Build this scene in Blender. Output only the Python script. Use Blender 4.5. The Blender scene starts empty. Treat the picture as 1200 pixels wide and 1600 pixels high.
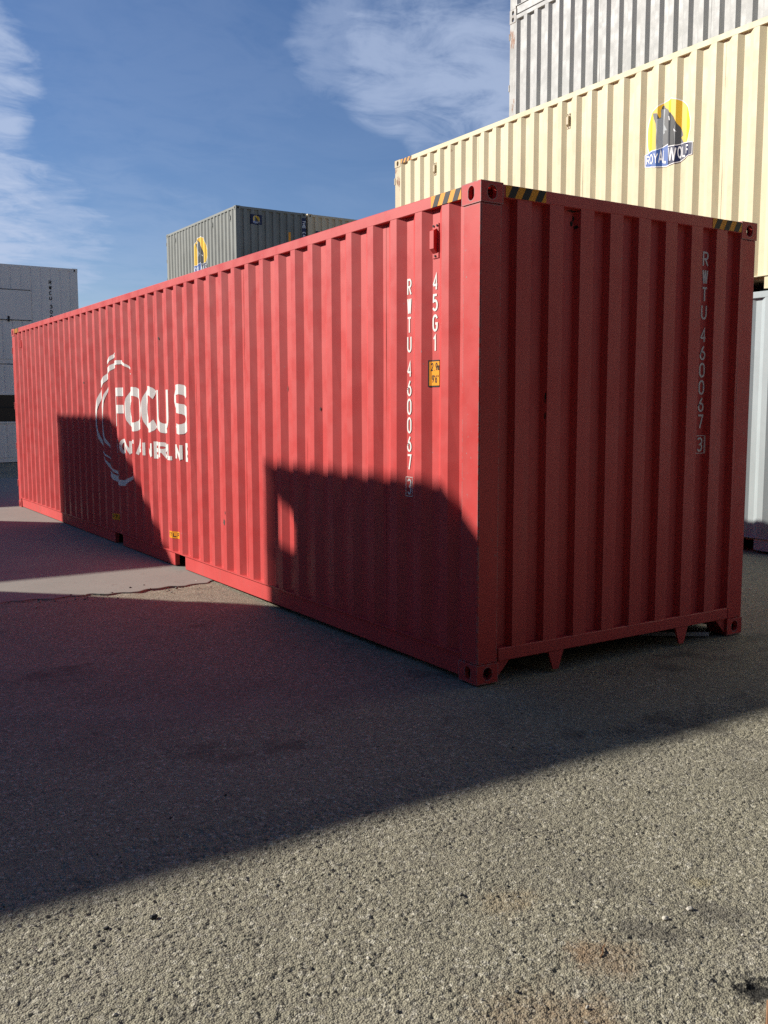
import bpy, bmesh, math, random
import numpy as np
from mathutils import Vector, Matrix

random.seed(7)
S = bpy.context.scene
COL = S.collection

# ------------------------------------------------------------------ camera
cam_d = bpy.data.cameras.new('camera')
cam = bpy.data.objects.new('camera', cam_d); COL.objects.link(cam)
cam_d.sensor_fit = 'VERTICAL'; cam_d.sensor_height = 24.0
cam_d.lens = 24.0 * 1491.76 / 1600.0
cam_d.clip_start = 0.05; cam_d.clip_end = 3000.0
_r = Vector((0.8411204720668024, -0.540843208549766, -0.002230523641160156))
_d = Vector((-0.06131317465297623, -0.09125521581085813, -0.9939382174970873))
_f = Vector((0.5373611877351145, 0.8361585431919643, -0.10991744430707476))
CAM = Vector((-3.423241673108556, -4.319842714293377, 1.6400723117298013))
cam.matrix_world = Matrix(((_r.x, -_d.x, -_f.x, CAM.x), (_r.y, -_d.y, -_f.y, CAM.y), (_r.z, -_d.z, -_f.z, CAM.z), (0, 0, 0, 1)))
S.camera = cam

# ------------------------------------------------------------------ light, sky, exposure
TO_SUN = Vector((-1.0, 0.988, 0.74)).normalized()
SUN_EL = math.asin(TO_SUN.z)
sun_d = bpy.data.lights.new('sun', 'SUN')
sun_d.energy = 5.0; sun_d.angle = math.radians(0.5); sun_d.color = (1.0, 0.94, 0.85)
sun = bpy.data.objects.new('sun', sun_d); COL.objects.link(sun)
sun.rotation_euler = TO_SUN.to_track_quat('Z', 'Y').to_euler(); sun.location = (-20, 20, 30)

W = bpy.data.worlds.new('World'); S.world = W; W.use_nodes = True
def build_world():
    nt = W.node_tree; N = nt.nodes; L = nt.links; N.clear()
    out = N.new('ShaderNodeOutputWorld'); bg = N.new('ShaderNodeBackground')
    bg.inputs['Strength'].default_value = 0.05
    sky = N.new('ShaderNodeTexSky'); sky.sky_type = 'NISHITA'; sky.sun_disc = False
    sky.sun_elevation = SUN_EL; sky.sun_rotation = math.radians(315); sky.altitude = 50
    sky.air_density = 1.0; sky.dust_density = 0.0; sky.ozone_density = 4.0
    tc = N.new('ShaderNodeTexCoord')
    sep = N.new('ShaderNodeSeparateXYZ'); L.new(tc.outputs['Generated'], sep.inputs[0])
    def M(op, a, b=None, c=None):
        n = N.new('ShaderNodeMath'); n.operation = op
        for i, v in enumerate((a, b, c)):
            if v is None: continue
            if isinstance(v, (int, float)): n.inputs[i].default_value = v
            else: L.new(v, n.inputs[i])
        return n.outputs[0]
    zz = M('ADD', M('MAXIMUM', sep.outputs['Z'], 0.0), 0.16)
    px = M('DIVIDE', sep.outputs['X'], zz); py = M('DIVIDE', sep.outputs['Y'], zz)
    comb = N.new('ShaderNodeCombineXYZ'); L.new(px, comb.inputs[0]); L.new(py, comb.inputs[1])
    def noise(scale, detail, rough, dist, off):
        mp = N.new('ShaderNodeMapping'); L.new(comb.outputs[0], mp.inputs['Vector'])
        mp.inputs['Location'].default_value = off; mp.inputs['Rotation'].default_value = (0, 0, 0.55)
        mp.inputs['Scale'].default_value = (0.95, 1.2, 1.0)
        n = N.new('ShaderNodeTexNoise'); n.inputs['Scale'].default_value = scale; n.inputs['Detail'].default_value = detail
        n.inputs['Roughness'].default_value = rough; n.inputs['Distortion'].default_value = dist
        L.new(mp.outputs[0], n.inputs['Vector']); return n.outputs['Fac']
    n1 = noise(2.4, 9, 0.6, 0.9, (3.1, 1.7, 0)); n2 = noise(0.9, 4, 0.5, 0.3, (8.2, 4.4, 0)); n3 = noise(7.5, 8, 0.62, 0.7, (1.3, 7.9, 0))
    def ramp(x, a, b):
        n = N.new('ShaderNodeMapRange'); n.interpolation_type = 'SMOOTHSTEP'; n.clamp = True
        L.new(x, n.inputs['Value']); n.inputs['From Min'].default_value = a; n.inputs['From Max'].default_value = b
        return n.outputs['Result']
    field = M('ADD', M('MULTIPLY', n1, 0.65), M('MULTIPLY', n2, 0.35))
    veil = M('MULTIPLY', ramp(field, 0.44, 0.70), 0.08)          # thin high cloud over the whole sky
    total = veil
    for (vx, vy, vz), r0, r1, amt in CLOUDS:                       # the wisps in view
        dv = N.new('ShaderNodeVectorMath'); dv.operation = 'DOT_PRODUCT'
        nm = N.new('ShaderNodeVectorMath'); nm.operation = 'NORMALIZE'; L.new(tc.outputs['Generated'], nm.inputs[0])
        L.new(nm.outputs[0], dv.inputs[0]); dv.inputs[1].default_value = Vector((vx, vy, vz)).normalized()
        blob = ramp(dv.outputs['Value'], math.cos(math.radians(r1)), math.cos(math.radians(r0)))
        tex = ramp(M('ADD', M('SUBTRACT', M('ADD', M('MULTIPLY', n1, 1.1), M('MULTIPLY', n3, 0.9)), 0.5), M('MULTIPLY', blob, 0.42)), 0.52, 1.05)
        total = M('MAXIMUM', total, M('MULTIPLY', M('MULTIPLY', tex, ramp(blob, 0.0, 0.5)), amt))
    mix = N.new('ShaderNodeMix'); mix.data_type = 'RGBA'
    L.new(total, mix.inputs['Factor']); mix.inputs['B'].default_value = CLOUD_COL
    hs = N.new('ShaderNodeHueSaturation'); hs.inputs['Saturation'].default_value = 1.12
    tint = N.new('ShaderNodeMix'); tint.data_type = 'RGBA'; tint.blend_type = 'MULTIPLY'; tint.inputs['Factor'].default_value = 1.0
    L.new(sky.outputs[0], tint.inputs['A']); tint.inputs['B'].default_value = (1.46, 1.30, 1.36, 1)   # lifts the sky's brightness, red the most
    L.new(tint.outputs['Result'], hs.inputs['Color']); L.new(hs.outputs[0], mix.inputs['A'])
    L.new(mix.outputs['Result'], bg.inputs['Color']); L.new(bg.outputs[0], out.inputs[0])
def pix_dir(x, y): return (_r * ((x - 600) / 1491.76) + _d * ((y - 800) / 1491.76) + _f).normalized()
CLOUDS = [(pix_dir(640, 80), 0.5, 5.6, .62), (pix_dir(745, 120), 0.5, 5.4, .68), (pix_dir(250, 20), 2.0, 12.0, .09), (pix_dir(200, 440), 1.0, 9.0, .16), (pix_dir(545, 45), 0.2, 4.6, .4), (pix_dir(690, 210), .2, 2.8, .45),
          (pix_dir(-60, 110), 1.0, 5.0, .75), (pix_dir(5, 180), .1, 2.0, .75), (pix_dir(-70, 335), 1.5, 7.0, .85), (pix_dir(80, 375), .3, 4.6, .55)]
CLOUD_COL = (6.9, 8.2, 11.0, 1)
build_world()

S.view_settings.view_transform = 'Standard'; S.view_settings.look = 'None'
S.view_settings.gamma = 1.0; S.view_settings.use_curve_mapping = False
S.view_settings.exposure = 0.52
S.render.engine = 'CYCLES'
S.cycles.use_denoising = False
S.cycles.max_bounces = 5; S.cycles.use_adaptive_sampling = False; S.cycles.sample_clamp_indirect = 4.0
S.cycles.caustics_reflective = False; S.cycles.caustics_refractive = False

# ------------------------------------------------------------------ helpers
def tag(o, label=None, cat=None, group=None, kind=None):
    if label: o['label'] = label
    if cat: o['category'] = cat
    if group: o['group'] = group
    if kind: o['kind'] = kind
    return o
def empty(name, loc, rz=0.0):
    o = bpy.data.objects.new(name, None); COL.objects.link(o)
    o.location = loc; o.rotation_euler = (0, 0, rz); o.empty_display_size = .3
    return o
def link(name, me, parent=None, loc=(0, 0, 0), mat=None):
    o = bpy.data.objects.new(name, me); COL.objects.link(o); o.location = loc
    if parent: o.parent = parent
    if mat is not None:
        # material on the object so that containers of different colours share meshes
        if len(me.materials) == 0: me.materials.append(None)
        o.material_slots[0].link = 'OBJECT'; o.material_slots[0].material = mat
    return o
def bm_mesh(bm, name, smooth=False):
    me = bpy.data.meshes.new(name)
    bmesh.ops.recalc_face_normals(bm, faces=bm.faces[:])
    bm.to_mesh(me); bm.free()
    if smooth:
        for p in me.polygons: p.use_smooth = True
    return me
def bm_box(bm, x0, x1, y0, y1, z0, z1, bev=0.0, seg=1):
    r = bmesh.ops.create_cube(bm, size=1.0)
    for v in r['verts']:
        v.co = ((x0 + x1) / 2 + v.co.x * (x1 - x0), (y0 + y1) / 2 + v.co.y * (y1 - y0), (z0 + z1) / 2 + v.co.z * (z1 - z0))
    if bev > 0:
        es = list({e for v in r['verts'] for e in v.link_edges})
        bmesh.ops.bevel(bm, geom=es, offset=bev, segments=seg, affect='EDGES', profile=0.5)
_cache = {}
def box_mesh(name, x0, x1, y0, y1, z0, z1, bev=0.004, seg=1):
    k = (name, round(x1 - x0, 4), round(y1 - y0, 4), round(z1 - z0, 4), bev)
    if k not in _cache:
        bm = bmesh.new(); bm_box(bm, 0, x1 - x0, 0, y1 - y0, 0, z1 - z0, bev, seg); _cache[k] = bm_mesh(bm, name)
    return _cache[k]
def prism_mesh(name, pts, axis, a0, a1):
    """polygon pts (two coordinates) extruded along axis from a0 to a1"""
    bm = bmesh.new()
    def P(p, a):
        return {'x': (a, p[0], p[1]), 'y': (p[0], a, p[1]), 'z': (p[0], p[1], a)}[axis]
    lo = [bm.verts.new(P(p, a0)) for p in pts]; hi = [bm.verts.new(P(p, a1)) for p in pts]
    n = len(pts)
    bm.faces.new(lo); bm.faces.new(hi[::-1])
    for i in range(n): bm.faces.new((lo[i], hi[i], hi[(i + 1) % n], lo[(i + 1) % n]))
    return bm_mesh(bm, name)

# ------------------------------------------------------------------ materials
class NT:
    def __init__(s, name):
        s.m = bpy.data.materials.new(name); s.m.use_nodes = True
        s.t = s.m.node_tree; s.b = s.t.nodes['Principled BSDF']; s.pos = None
    def n(s, typ, **kw):
        n = s.t.nodes.new(typ)
        for k, v in kw.items(): setattr(n, k, v)
        return n
    def set(s, sock, v):
        if isinstance(v, bpy.types.NodeSocket): s.t.links.new(v, sock)
        else: sock.default_value = v
    def position(s):
        if s.pos is None: s.pos = s.n('ShaderNodeNewGeometry')
        return s.pos.outputs['Position']
    def mapping(s, scale, loc=(0, 0, 0), rot=(0, 0, 0)):
        m = s.n('ShaderNodeMapping'); s.set(m.inputs['Vector'], s.position())
        m.inputs['Scale'].default_value = scale; m.inputs['Location'].default_value = loc; m.inputs['Rotation'].default_value = rot
        return m.outputs[0]
    def noise(s, scale, detail=4, rough=.55, vec=None, dist=0.0):
        n = s.n('ShaderNodeTexNoise'); s.set(n.inputs['Vector'], vec if vec is not None else s.position())
        n.inputs['Scale'].default_value = scale; n.inputs['Detail'].default_value = detail
        n.inputs['Roughness'].default_value = rough; n.inputs['Distortion'].default_value = dist
        return n.outputs['Fac']
    def voro(s, scale, vec=None, feature='F1'):
        n = s.n('ShaderNodeTexVoronoi', feature=feature); s.set(n.inputs['Vector'], vec if vec is not None else s.position())
        n.inputs['Scale'].default_value = scale; return n
    def math(s, op, a, b=None, c=None, clamp=False):
        n = s.n('ShaderNodeMath', operation=op, use_clamp=clamp)
        for i, v in enumerate((a, b, c)):
            if v is not None: s.set(n.inputs[i], v)
        return n.outputs[0]
    def step(s, x, a, b, lo=0.0, hi=1.0):
        n = s.n('ShaderNodeMapRange', interpolation_type='SMOOTHSTEP', clamp=True); s.set(n.inputs['Value'], x)
        n.inputs['From Min'].default_value = a; n.inputs['From Max'].default_value = b
        n.inputs['To Min'].default_value = lo; n.inputs['To Max'].default_value = hi
        return n.outputs['Result']
    def mix(s, f, a, b, blend='MIX'):
        n = s.n('ShaderNodeMix', data_type='RGBA', blend_type=blend)
        s.set(n.inputs['Factor'], f)
        for k, v in (('A', a), ('B', b)):
            s.set(n.inputs[k], v if isinstance(v, bpy.types.NodeSocket) else (*v, 1) if len(v) == 3 else v)
        return n.outputs['Result']
    def bump(s, h, strength, dist, prev=None):
        n = s.n('ShaderNodeBump'); s.set(n.inputs['Height'], h)
        n.inputs['Strength'].default_value = strength; n.inputs['Distance'].default_value = dist
        if prev is not None: s.set(n.inputs['Normal'], prev)
        return n.outputs['Normal']
    def grey(s, v):
        n = s.n('ShaderNodeCombineColor')
        for i in range(3): s.set(n.inputs[i], v)
        return n.outputs[0]

def paint(name, col, rough=.45, spec=.35, chips=.0, rust=.0, wear=.0, grime=.12, fade=.1, primer=(.22, .24, .25)):
    k = NT(name); b = k.b
    big = k.noise(.9, 3); fine = k.noise(14, 4)
    dark = tuple(c * (1 - fade) for c in col); lite = tuple(min(1, c * (1 + fade) + .012) for c in col)
    c = k.mix(k.step(big, .3, .7), dark, lite)
    c = k.mix(k.math('MULTIPLY', k.step(fine, .45, .75), .25), c, tuple(x * .82 + .01 for x in col))
    st = k.noise(1.0, 5, .6, k.mapping((9, 9, .55)))              # rain streaks
    c = k.mix(k.math('MULTIPLY', k.step(st, .52, .78), grime), c, (.16, .13, .11))
    rgh = k.step(k.noise(5, 4), .3, .7, rough - .06, rough + .1)
    if rust > 0:
        rn = k.noise(3.2, 8, .68, k.mapping((1, 1, .5), (4, 2, 1)))
        rm = k.step(rn, .74 - rust, .80 - rust)
        rc = k.mix(k.noise(38, 5), (.13, .045, .02), (.33, .15, .06))
        c = k.mix(rm, c, rc)
    if chips > 0:
        cn = k.noise(46, 3, .5, k.mapping((1, 1, .6)))
        cm = k.math('MULTIPLY', k.step(cn, .79 - chips, .81 - chips), k.step(k.noise(2.4, 2), .5, .6))
        c = k.mix(cm, c, primer)
    if wear > 0:
        bv = k.n('ShaderNodeBevel'); bv.samples = 4; bv.inputs['Radius'].default_value = .012
        dt = k.n('ShaderNodeVectorMath', operation='DOT_PRODUCT')
        gg = k.n('ShaderNodeNewGeometry')
        k.set(dt.inputs[0], bv.outputs[0]); k.set(dt.inputs[1], gg.outputs['Normal'])
        edge = k.step(dt.outputs['Value'], .995, .90)
        en = k.step(k.math('ADD', k.noise(26, 6, .7), k.math('MULTIPLY', k.noise(3.1, 2), .5)), .88 - wear, .98 - wear)
        c = k.mix(k.math('MULTIPLY', edge, en), c, primer)
        sp = k.step(k.noise(33, 6, .72), .67 - wear * .2, .72 - wear * .2)
        c = k.mix(k.math('MULTIPLY', sp, .8), c, tuple(.5 * x + .12 for x in col))
    k.set(b.inputs['Base Color'], c); k.set(b.inputs['Roughness'], rgh)
    b.inputs['Specular IOR Level'].default_value = spec
    nrm = k.bump(k.noise(2.6, 2, .4), .25, .010)
    nrm = k.bump(k.noise(220, 2, .5), .06, .001, nrm)
    k.set(b.inputs['Normal'], nrm)
    return k.m
def plain(name, col, rough=.55, spec=.3, var=.12, scale=20):
    k = NT(name)
    k.set(k.b.inputs['Base Color'], k.mix(k.noise(scale, 5, .6), tuple(c * (1 - var) for c in col), tuple(min(1, c * (1 + var)) for c in col)))
    k.b.inputs['Roughness'].default_value = rough; k.b.inputs['Specular IOR Level'].default_value = spec
    return k.m
def worn_print(name, col, under, amount=.1):
    k = NT(name)
    w = k.step(k.math('ADD', k.noise(60, 5, .7), k.math('MULTIPLY', k.noise(7, 3), .5)), 1.02 - amount, 1.08 - amount)
    k.set(k.b.inputs['Base Color'], k.mix(w, k.mix(k.noise(9, 3), tuple(c * .9 for c in col), col), under))
    k.b.inputs['Roughness'].default_value = .45; k.b.inputs['Specular IOR Level'].default_value = .3
    return k.m

RED = (.54, .054, .050)
M_red = paint('red_paint', RED, .46, .45, chips=.055, grime=.13, fade=.025)
M_red_worn = paint('red_paint_worn', RED, .45, .3, chips=.07, wear=.22, grime=.16, fade=.07, primer=(.24, .25, .24))
M_red_sill = paint('red_paint_dusty', RED, .6, .3, chips=.06, rust=.10, grime=.35, fade=.05)
M_cream = paint('cream_paint', (.66, .585, .375), .5, .3, chips=.03, rust=.062, grime=.10, fade=.04)
M_cream_worn = paint('cream_paint_rusty', (.57, .49, .32), .55, .3, chips=.06, rust=.17, wear=.2, grime=.2, fade=.06, primer=(.22, .11, .05))
M_pale = paint('pale_grey_paint', (.35, .40, .41), .5, .3, chips=.03, grime=.12, fade=.04)
M_white = paint('off_white_paint', (.37, .37, .36), .5, .3, chips=.04, rust=.02, grime=.08, fade=.02)
M_white_worn = paint('off_white_paint_rusty', (.37, .365, .345), .55, .3, chips=.08, rust=.15, wear=.2, grime=.2, fade=.06, primer=(.25, .12, .05))
M_olive = paint('grey_green_paint', (.21, .216, .192), .55, .3, chips=.05, rust=.03, grime=.18, fade=.08)
M_tan = paint('tan_paint', (.60, .50, .34), .55, .3, chips=.05, rust=.04, grime=.18, fade=.08)
M_reefer = paint('reefer_white_paint', (.74, .71, .66), .5, .3, rust=.0, grime=.06, fade=.02)
M_deep = paint('deep_green_paint', (.03, .055, .045), .5, .3)
M_ink = paint('slate_grey_paint', (.17, .165, .17), .5, .3)
M_blue = paint('faded_blue_paint', (.12, .2, .33), .5, .3, rust=.05)
M_dark = plain('dark_rubber', (.02, .02, .02), .7)
M_steel = plain('galvanised_steel', (.45, .46, .47), .4, .5)
M_wood = plain('weathered_timber', (.30, .2, .11), .8, .2, .35, 30)
M_letter = worn_print('white_lettering', (.82, .80, .76), RED, .06)
M_black = plain('black_print', (.018, .018, .02), .5)
M_yellow = plain('yellow_print', (.80, .32, .015), .45, .3, .06)
M_moon = plain('moon_yellow_print', (.82, .50, .03), .45, .3, .05)
M_lblue = plain('blue_print', (.055, .13, .38), .45, .3, .05)
M_navy = plain('navy_print', (.012, .016, .06), .45, .3, .05)
M_wdark = plain('wolf_grey_print', (.075, .078, .082), .45, .3, .05)
M_wlight = plain('wolf_pale_print', (.33, .36, .37), .45, .3, .05)
M_white_print = plain('white_print', (.82, .82, .80), .45, .3, .04)
M_inside_shade = NT('inside_shade').m  # near-black, painted as the shaded inside of the far window
_b = M_inside_shade.node_tree.nodes['Principled BSDF']; _b.inputs['Base Color'].default_value = (.03, .025, .02, 1); _b.inputs['Roughness'].default_value = .4; _b.inputs['Specular IOR Level'].default_value = .2

# ------------------------------------------------------------------ corrugated profiles (depth below the outer face)
SP = dict(p=.2785, a=.302, f=.072, s=.067, d=.036)     # side wall: outer flat starts at a, length f, slope s
EP = dict(p=.250, a=.270, f=.110, s=.018, d=.0456)     # front wall
def depth(u, P):
    t = (u - P['a']) % P['p']
    f, s, p, d = P['f'], P['s'], P['p'], P['d']
    if t < f: return 0.0
    if t < f + s: return d * (t - f) / s
    if t < p - s: return d
    return d * (p - t) / s
def breaks(P, lo, hi):
    out = []
    k0 = int((lo - P['a']) / P['p']) - 2
    for k in range(k0, k0 + int((hi - lo) / P['p']) + 6):
        b = P['a'] + k * P['p']
        for o in (0, P['f'], P['f'] + P['s'], P['p'] - P['s']):
            if lo + 1e-4 < b + o < hi - 1e-4: out.append(b + o)
    return sorted(out)
def sheet_mesh(name, P, u0, u1, h, wob=0.0022, seed=0):
    """corrugated sheet: u along the wall (u0..u1, kept absolute for the phase), depth inward = +x, height = z"""
    k = (name, round((u0 - P['a']) % P['p'], 3), round(u1 - u0, 3), round(h, 3), seed, P['d'], P['f'])
    if k in _cache: return _cache[k]
    rnd = random.Random(seed * 31 + 5)
    us = [u0] + breaks(P, u0, u1) + [u1]
    nz = 7
    bm = bmesh.new(); rows = []
    for u in us:
        ph = rnd.uniform(0, 6.28); am = rnd.uniform(.3, 1) * wob
        col = []
        for j in range(nz + 1):
            z = h * j / nz
            w = am * math.sin(ph + j * 1.7) * math.sin(math.pi * j / nz)
            col.append(bm.verts.new((depth(min(max(u, u0 + 1e-6), u1 - 1e-6), P) + w, u - u0, z)))
        rows.append(col)
    for i in range(len(us) - 1):
        for j in range(nz):
            bm.faces.new((rows[i][j], rows[i + 1][j], rows[i + 1][j + 1], rows[i][j + 1]))
    me = bpy.data.meshes.new(name); bm.to_mesh(me); bm.free()
    _cache[k] = me
    return me

# ------------------------------------------------------------------ corner casting with its three apertures
def casting_mesh(sx, sy, sz):
    """outer corner at the origin; body runs inward along sx (162), sy (178), sz (118)"""
    k = ('casting', sx, sy, sz)
    if k in _cache: return _cache[k]
    bm = bmesh.new(); D = (.162, .178, .118); sg = (sx, sy, sz)
    def add(pts):
        return [bm.verts.new((p[0] * sx, p[1] * sy, p[2] * sz)) for p in pts]
    def face_hole(ax, w, h, tube):
        # ax: normal axis, at 0; the other two axes a,b
        a, b = [i for i in range(3) if i != ax]
        n = 20; ca, cb = D[a] / 2, D[b] / 2
        inner, deep = [], []
        r = min(w, h) / 2
        def P(u, v, d):
            p = [0, 0, 0]; p[a] = u; p[b] = v; p[ax] = d; return p
        for i in range(n):
            t = 2 * math.pi * (i + .5) / n; c, s = math.cos(t), math.sin(t)
            ia, ib = ca + c * r + math.copysign(max(0, w / 2 - r), c), cb + s * r + math.copysign(max(0, h / 2 - r), s)
            inner.append(P(ia, ib, .0)); deep.append(P(ia, ib, tube))
        Cn = add([P(D[a], D[b], 0), P(0, D[b], 0), P(0, 0, 0), P(D[a], 0, 0)])
        e = .014; Cr = add([P(D[a] - e, D[b] - e, 0), P(e, D[b] - e, 0), P(e, e, 0), P(D[a] - e, e, 0)])
        I, T = add(inner), add(deep)
        for q in range(4): bm.faces.new((Cn[q], Cn[(q + 1) % 4], Cr[(q + 1) % 4], Cr[q]))
        for i in range(n):
            j = (i + 1) % n; qi, qj = i * 4 // n, j * 4 // n
            bm.faces.new((I[i], I[j], T[j], T[i]))
            if qi == qj: bm.faces.new((I[i], Cr[qi], I[j]))
            else: bm.faces.new((I[i], Cr[qi], Cr[qj], I[j]))
    face_hole(0, .056, .080, .030)      # on the long side
    face_hole(1, .066, .078, .032)      # on the end
    face_hole(2, .064, .124, .028)      # top / bottom
    def quad(ax):
        a, b = [i for i in range(3) if i != ax]
        ps = []
        for u, v in ((0, 0), (D[a], 0), (D[a], D[b]), (0, D[b])):
            p = [0, 0, 0]; p[a] = u; p[b] = v; p[ax] = D[ax]; ps.append(p)
        bm.faces.new(add(ps))
    for ax in range(3): quad(ax)
    bmesh.ops.remove_doubles(bm, verts=bm.verts[:], dist=1e-4)
    me = bm_mesh(bm, 'corner_casting'); _cache[k] = me
    return me

# ------------------------------------------------------------------ flat print that follows a wall
def glyph_arc(cx, cy, rx, ry, a0, a1, n=9):
    return [(cx + rx * math.cos(math.radians(a0 + (a1 - a0) * i / n)), cy + ry * math.sin(math.radians(a0 + (a1 - a0) * i / n))) for i in range(n + 1)]
A_ = glyph_arc
GLYPH = {
    'A': [[(0, 0), (.5, 1), (1, 0)], [(.2, .33), (.8, .33)]],
    'C': [A_(.5, .5, .5, .5, 48, 312, 16)],
    'D': [[(0, 0), (0, 1), (.5, 1)] + A_(.5, .5, .5, .5, 90, -90, 12)[1:] + [(0, 0)]],
    'E': [[(1, 1), (0, 1), (0, 0), (1, 0)], [(0, .5), (.85, .5)]],
    'F': [[(0, 0), (0, 1), (1, 1)], [(0, .5), (.85, .5)]],
    'G': [A_(.5, .7, .5, .3, 20, 180, 8) + A_(.5, .3, .5, .3, 180, 360, 8) + [(1, .46), (.55, .46)]],
    'H': [[(0, 0), (0, 1)], [(1, 0), (1, 1)], [(0, .5), (1, .5)]],
    'I': [[(.5, 0), (.5, 1)]],
    'L': [[(0, 1), (0, 0), (1, 0)]],
    'N': [[(0, 0), (0, 1)], [(0, 1), (1, 0)], [(1, 0), (1, 1)]],
    'O': [A_(.5, .5, .5, .5, 90, 450, 24)],
    'P': [[(0, 0), (0, 1), (.55, 1)] + A_(.55, .75, .45, .25, 90, -90, 8)[1:] + [(0, .5)]],
    'R': [[(0, 0), (0, 1), (.55, 1)] + A_(.55, .75, .45, .25, 90, -90, 8)[1:] + [(0, .5)], [(.45, .5), (1, 0)]],
    'S': [A_(.5, .76, .5, .24, 25, 270, 12) + A_(.5, .26, .5, .26, 90, -155, 12)[1:]],
    'T': [[(0, 1), (1, 1)], [(.5, 1), (.5, 0)]],
    'U': [[(0, 1), (0, .3)] + A_(.5, .3, .5, .3, 180, 360, 10)[1:] + [(1, 1)]],
    'W': [[(0, 1), (.24, 0)], [(.26, 0), (.49, 1)], [(.51, 1), (.74, 0)], [(.76, 0), (1, 1)]],
    'Y': [[(0, 1), (.5, .5), (1, 1)], [(.5, .5), (.5, 0)]],
    '0': [A_(.5, .7, .5, .3, 0, 180, 8) + A_(.5, .3, .5, .3, 180, 360, 8) + [(1, .7)]],
    '1': [[(.15, .8), (.55, 1), (.55, 0)]],
    '2': [A_(.5, .72, .5, .28, 170, -30, 10) + [(0, 0), (1, 0)]],
    '3': [A_(.5, .76, .5, .24, 150, -80, 10) + A_(.5, .27, .5, .27, 75, -150, 10)],
    '4': [[(.75, 0), (.75, 1), (0, .3)], [(0, .3), (1, .3)]],
    '5': [[(.9, 1), (.1, 1), (.05, .58)] + A_(.45, .32, .55, .32, 125, -150, 12)],
    '6': [[(.75, 1), (.35, .72), (.05, .42)] + A_(.5, .3, .5, .3, 165, 525, 18)],
    '7': [[(0, 1), (1, 1), (.4, 0)]],
    '9': [[(.25, 0), (.65, .28), (.95, .58)] + A_(.5, .7, .5, .3, -15, 345, 18)],
    '.': [[(.4, 0), (.6, 0)]],
    'm': [[(0, 0), (0, .6)], [(0, .5), (.2, .62), (.45, .5), (.45, 0)], [(.45, .5), (.7, .62), (1, .5), (1, 0)]],
    "'": [[(.4, 1), (.4, .75)]],
    '"': [[(.3, 1), (.3, .75)], [(.65, 1), (.65, .75)]],
}
def ribbon(pts, w, taper=False):
    """quads along a polyline (list of 4 points), mitred"""
    pts = [Vector(p) for p in pts]; n = len(pts); L, R = [], []
    closed = n > 3 and (pts[0] - pts[-1]).length < 1e-6
    for i in range(n):
        if closed: a, b = pts[(i - 1) % (n - 1)], pts[(i + 1) % (n - 1)]
        else: a, b = pts[max(0, i - 1)], pts[min(n - 1, i + 1)]
        d1 = (pts[i] - a); d2 = (b - pts[i])
        if d1.length < 1e-9: d1 = d2
        if d2.length < 1e-9: d2 = d1
        d1 = d1.normalized(); d2 = d2.normalized(); n1 = Vector((-d1.y, d1.x)); n2 = Vector((-d2.y, d2.x))
        m = (n1 + n2); m = n1 if m.length < 1e-3 else m.normalized()
        k = min(1 / max(.35, m.dot(n1)), 2.2)
        ww = w * (math.sin(math.pi * (.04 + .92 * i / (n - 1))) if taper else 1.0)
        L.append(pts[i] + m * ww / 2 * k); R.append(pts[i] - m * ww / 2 * k)
    return [(R[i], R[i + 1], L[i + 1], L[i]) for i in range(n - 1)]
def glyph_polys(ch, x, y, w, h, sw):
    """glyph in the box x..x+w, y..y+h with stroke sw; returns [(polygon, layer)]"""
    out = []
    for k, pl in enumerate(GLYPH[ch]):
        pp = [(x + sw / 2 + p[0] * (w - sw), y + sw / 2 + p[1] * (h - sw)) for p in pl]
        out += [(q, k + .1 * (i % 9)) for i, q in enumerate(ribbon(pp, sw))]
    return out
def text_polys(txt, x, y, w, h, gap, sw):
    out = []
    for ch in txt:
        if ch != ' ': out += glyph_polys(ch, x, y, w, h, sw)
        x += w + gap
    return out
def vtext_polys(txt, x, ytop, w, h, step_, sw):
    """characters one under the other"""
    out = []
    for ch in txt:
        if ch == ' ': ytop -= step_ * .45; continue
        out += glyph_polys(ch, x, ytop - h, w, h, sw)
        if ch != txt[-1]: ytop -= step_
    return out, ytop
def cat_rom(P, n=6):
    P = [Vector(p) for p in P]; P = [P[0] * 2 - P[1]] + P + [P[-1] * 2 - P[-2]]; out = []
    for i in range(1, len(P) - 2):
        for k in range(n):
            t = k / n
            out.append(.5 * ((2 * P[i]) + (-P[i - 1] + P[i + 1]) * t + (2 * P[i - 1] - 5 * P[i] + 4 * P[i + 1] - P[i + 2]) * t * t + (-P[i - 1] + 3 * P[i] - 3 * P[i + 1] + P[i + 2]) * t ** 3))
    out.append(P[-2]); return out
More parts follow.
